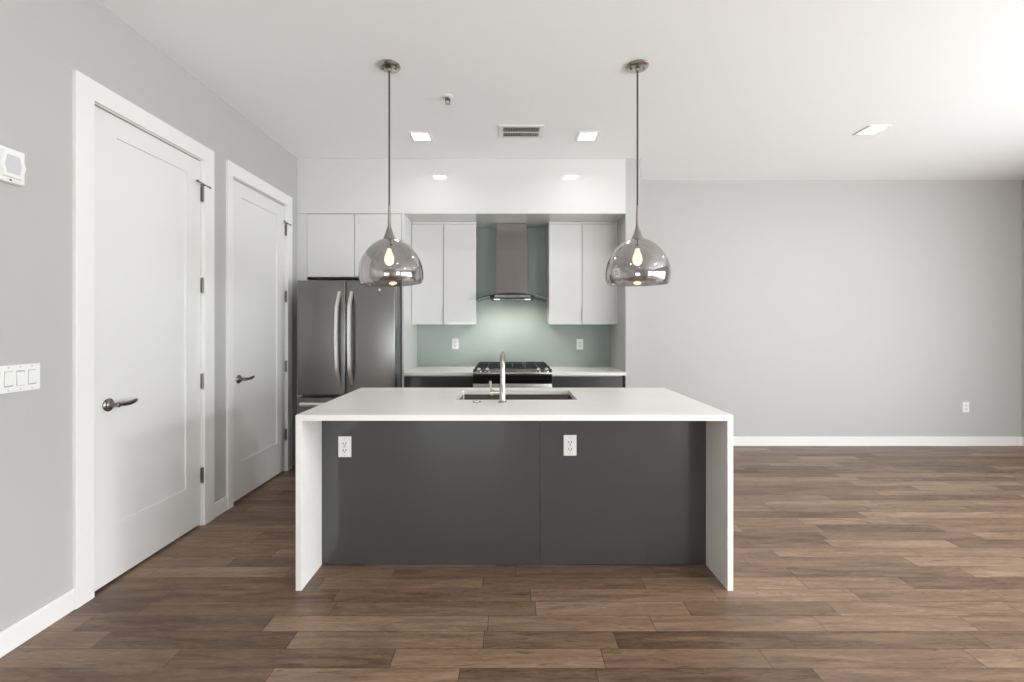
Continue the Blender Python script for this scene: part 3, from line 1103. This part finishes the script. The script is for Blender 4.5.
def pendant(loc, label, tilt, src=None):
    if src:
        t = copy_tree(src)
        t.location = loc
        t['label'] = label
        for ch in t.children:
            if ch.name.startswith('glass_shade'):
                ch.rotation_euler = (0, tilt, 0)
        return t
    t = thing('pendant_lamp', loc, label, 'pendant lamp', 'smoked glass pendants over the island')
    # local frame: z=0 at the ceiling
    c = obj('canopy', lathe(bmesh.new(), [(0, 0), (0.070, 0), (0.071, -0.006), (0.066, -0.012), (0.045, -0.018), (0.022, -0.021),
                                          (0.014, -0.024), (0.012, -0.036), (0.005, -0.040), (0, -0.040)], 40), 'nickel', t, True)
    for s in (-1, 1):
        obj('screw', lathe(bmesh.new(), [(0, -0.0165), (0.007, -0.0165), (0.007, -0.023), (0, -0.0245)], 12, Matrix.Translation((s * 0.042, 0, 0))),
            'dark_nickel', c, True)
    obj('cord', tube(bmesh.new(), [(0, 0, -0.036), (0, 0, -0.91)], 0.0055, 10), 'cord', t, True)
    z1 = 1.935 - H
    obj('socket_cap', lathe(bmesh.new(), [(0, z1 + 0.215), (0.0075, z1 + 0.215), (0.0085, z1 + 0.15), (0.011, z1 + 0.085), (0.015, z1 + 0.068),
                                          (0.022, z1 + 0.045), (0.032, z1 + 0.018), (0.039, z1), (0.039, z1 - 0.004), (0, z1 - 0.004)], 32),
        'cap', t, True)
    obj('lamp_socket', lathe(bmesh.new(), [(0, z1 - 0.003), (0.018, z1 - 0.003), (0.018, z1 - 0.055), (0.014, z1 - 0.062), (0, z1 - 0.062)], 24),
        'dark_nickel', t, True)
    # glass dome as a closed shell, pivoting at the cap
    prof = [(0.034, 0.0), (0.060, -0.007), (0.090, -0.022), (0.120, -0.045), (0.148, -0.075), (0.172, -0.110), (0.189, -0.148),
            (0.199, -0.185), (0.203, -0.220), (0.202, -0.250), (0.197, -0.275), (0.190, -0.288)]
    th = 0.003
    inn = []
    for k, (r_, z_) in enumerate(prof):
        p0 = prof[max(k - 1, 0)]
        p1 = prof[min(k + 1, len(prof) - 1)]
        tx, tz = p1[0] - p0[0], p1[1] - p0[1]
        l = math.hypot(tx, tz)
        inn.append((r_ + tz / l * th, z_ - tx / l * th))
    b = lathe(bmesh.new(), prof + inn[::-1], 64, closed=True)
    sh = obj('glass_shade', b, 'smoke', t, True, 'smoked mirror glass dome')
    sh.location = (0, 0, z1)
    sh.rotation_euler = (0, tilt, 0)
    b = lathe(bmesh.new(), [(0, -0.060), (0.013, -0.060), (0.014, -0.075), (0.022, -0.095), (0.030, -0.118), (0.031, -0.135),
                            (0.026, -0.155), (0.014, -0.168), (0, -0.171)], 24)
    b.transform(Matrix.Translation((0, 0, z1)))
    obj('bulb', b, 'bulb_glass', t, True, 'glowing warm light bulb')
    return t


p1 = pendant((-0.770, 2.83, H), 'smoked glass dome pendant hanging over the island on the fridge side', math.radians(-3.5))
pendant((0.826, 2.83, H), 'smoked glass dome pendant hanging over the island in front of the pillar', 0.0, src=p1)
p1['group'] = 'smoked glass pendants over the island'


# ------------------------------------------------------------------ ceiling fittings
def downlight(x, y, label, src=None, size=0.071, power=1.5):
    if src:
        t = copy_tree(src)
        t.location = (x, y, H)
        t['label'] = label
    else:
        t = thing('recessed_light', (x, y, H), label, 'ceiling light', 'square recessed lights')
        b = bmesh.new()
        s, q = 0.094, size
        for x0_, x1_, y0_, y1_ in ((-s, s, -s, -q), (-s, s, q, s), (-s, -q, -q, q), (q, s, -q, q)):
            bx(b, x0_, x1_, y0_, y1_, -0.008, 0.0, 0.001)
        obj('frame', b, 'plastic', t)
        obj('diffuser', box(-q, q, -q, q, -0.005, 0.0), 'led', t)
    lamp('downlight_glow', 'AREA', (x, y, H - 0.012), power, shape='SQUARE', size=0.14, color=(0.97, 0.99, 1.0), spread=math.radians(150))
    return t


dl = downlight(-0.775, 3.877, 'square recessed ceiling light on the fridge side of the vent')
downlight(0.690, 3.877, 'square recessed ceiling light on the pillar side of the vent', dl)
downlight(3.10, 3.76, 'square recessed ceiling light over the open floor before the bare far wall', dl, power=2.0)
# added unseen lights that brighten floor and ceiling; last one placed by chimney streak
for x_, y_, l_, p_ in ((-0.775, 0.9, 'added unseen square fill light between near door and camera', 2),
                   (0.690, 0.9, 'added unseen square fill light before the island, near its middle', 1.2),
                   (3.10, 0.9, 'added unseen square fill light in living area over its middle', 16),
                   (4.90, 1.9, 'added unseen square fill light beside the window wall', 10),
                   (3.10, -1.6, 'added unseen square fill light before the rear window wall', 16),
                   (0.170, -1.6, 'unseen square recessed ceiling light above and behind the camera', 5)):
    downlight(x_, y_, l_, dl, power=p_)

vt_ = thing('ceiling_vent', (0.105, 3.785, H), 'white rectangular air vent with dark slats in ceiling', 'vent')
b = bmesh.new()
hx_, hy_, ix, iy = 0.190, 0.122, 0.153, 0.088
for x0_, x1_, y0_, y1_ in ((-hx_, hx_, -hy_, -iy), (-hx_, hx_, iy, hy_), (-hx_, -ix, -iy, iy), (ix, hx_, -iy, iy)):
    bx(b, x0_, x1_, y0_, y1_, -0.007, 0.0, 0.002)
obj('frame', b, 'vent', vt_)
obj('backing', box(-ix, ix, -iy, iy, -0.0015, 0.0), 'vent_dark', vt_)
for k in range(22):
    x = -ix + (k + 0.5) * 2 * ix / 22
    b = bmesh.new()
    bx(b, -0.0016, 0.0016, -iy, iy, -0.0045, 0.0045)
    b.transform(Matrix.Translation((x, 0, -0.006)) @ Matrix.Rotation(math.radians(12 if k < 11 else -12), 4, 'Y'))
    obj('slat', b, 'vent_slat', vt_)
obj('crossbar', box(-ix, ix, -0.0045, 0.0045, -0.0115, -0.002), 'vent', vt_)

sp_ = thing('fire_sprinkler', (-0.447, 3.21, H), 'small metal sprinkler head on white escutcheon in ceiling near a pendant canopy', 'sprinkler')
obj('escutcheon', lathe(bmesh.new(), [(0, 0), (0.040, 0), (0.038, -0.004), (0.024, -0.010), (0, -0.010)], 32), 'plastic', sp_, True)
b = bmesh.new()
tube(b, [(0, 0, -0.008), (0, 0, -0.026)], 0.013, 14)
tube(b, [(-0.020, 0, -0.022), (0.020, 0, -0.022)], 0.0055, 10)
for s_ in (-1, 1):
    tube(b, [(s_ * 0.016, 0, -0.024), (s_ * 0.017, 0, -0.038), (s_ * 0.004, 0, -0.054)], 0.0034, 8)
obj('frame', b, 'dark_nickel', sp_, True)
obj('deflector', lathe(bmesh.new(), [(0, -0.052), (0.018, -0.053), (0.018, -0.056), (0, -0.057)], 18), 'nickel', sp_, True)
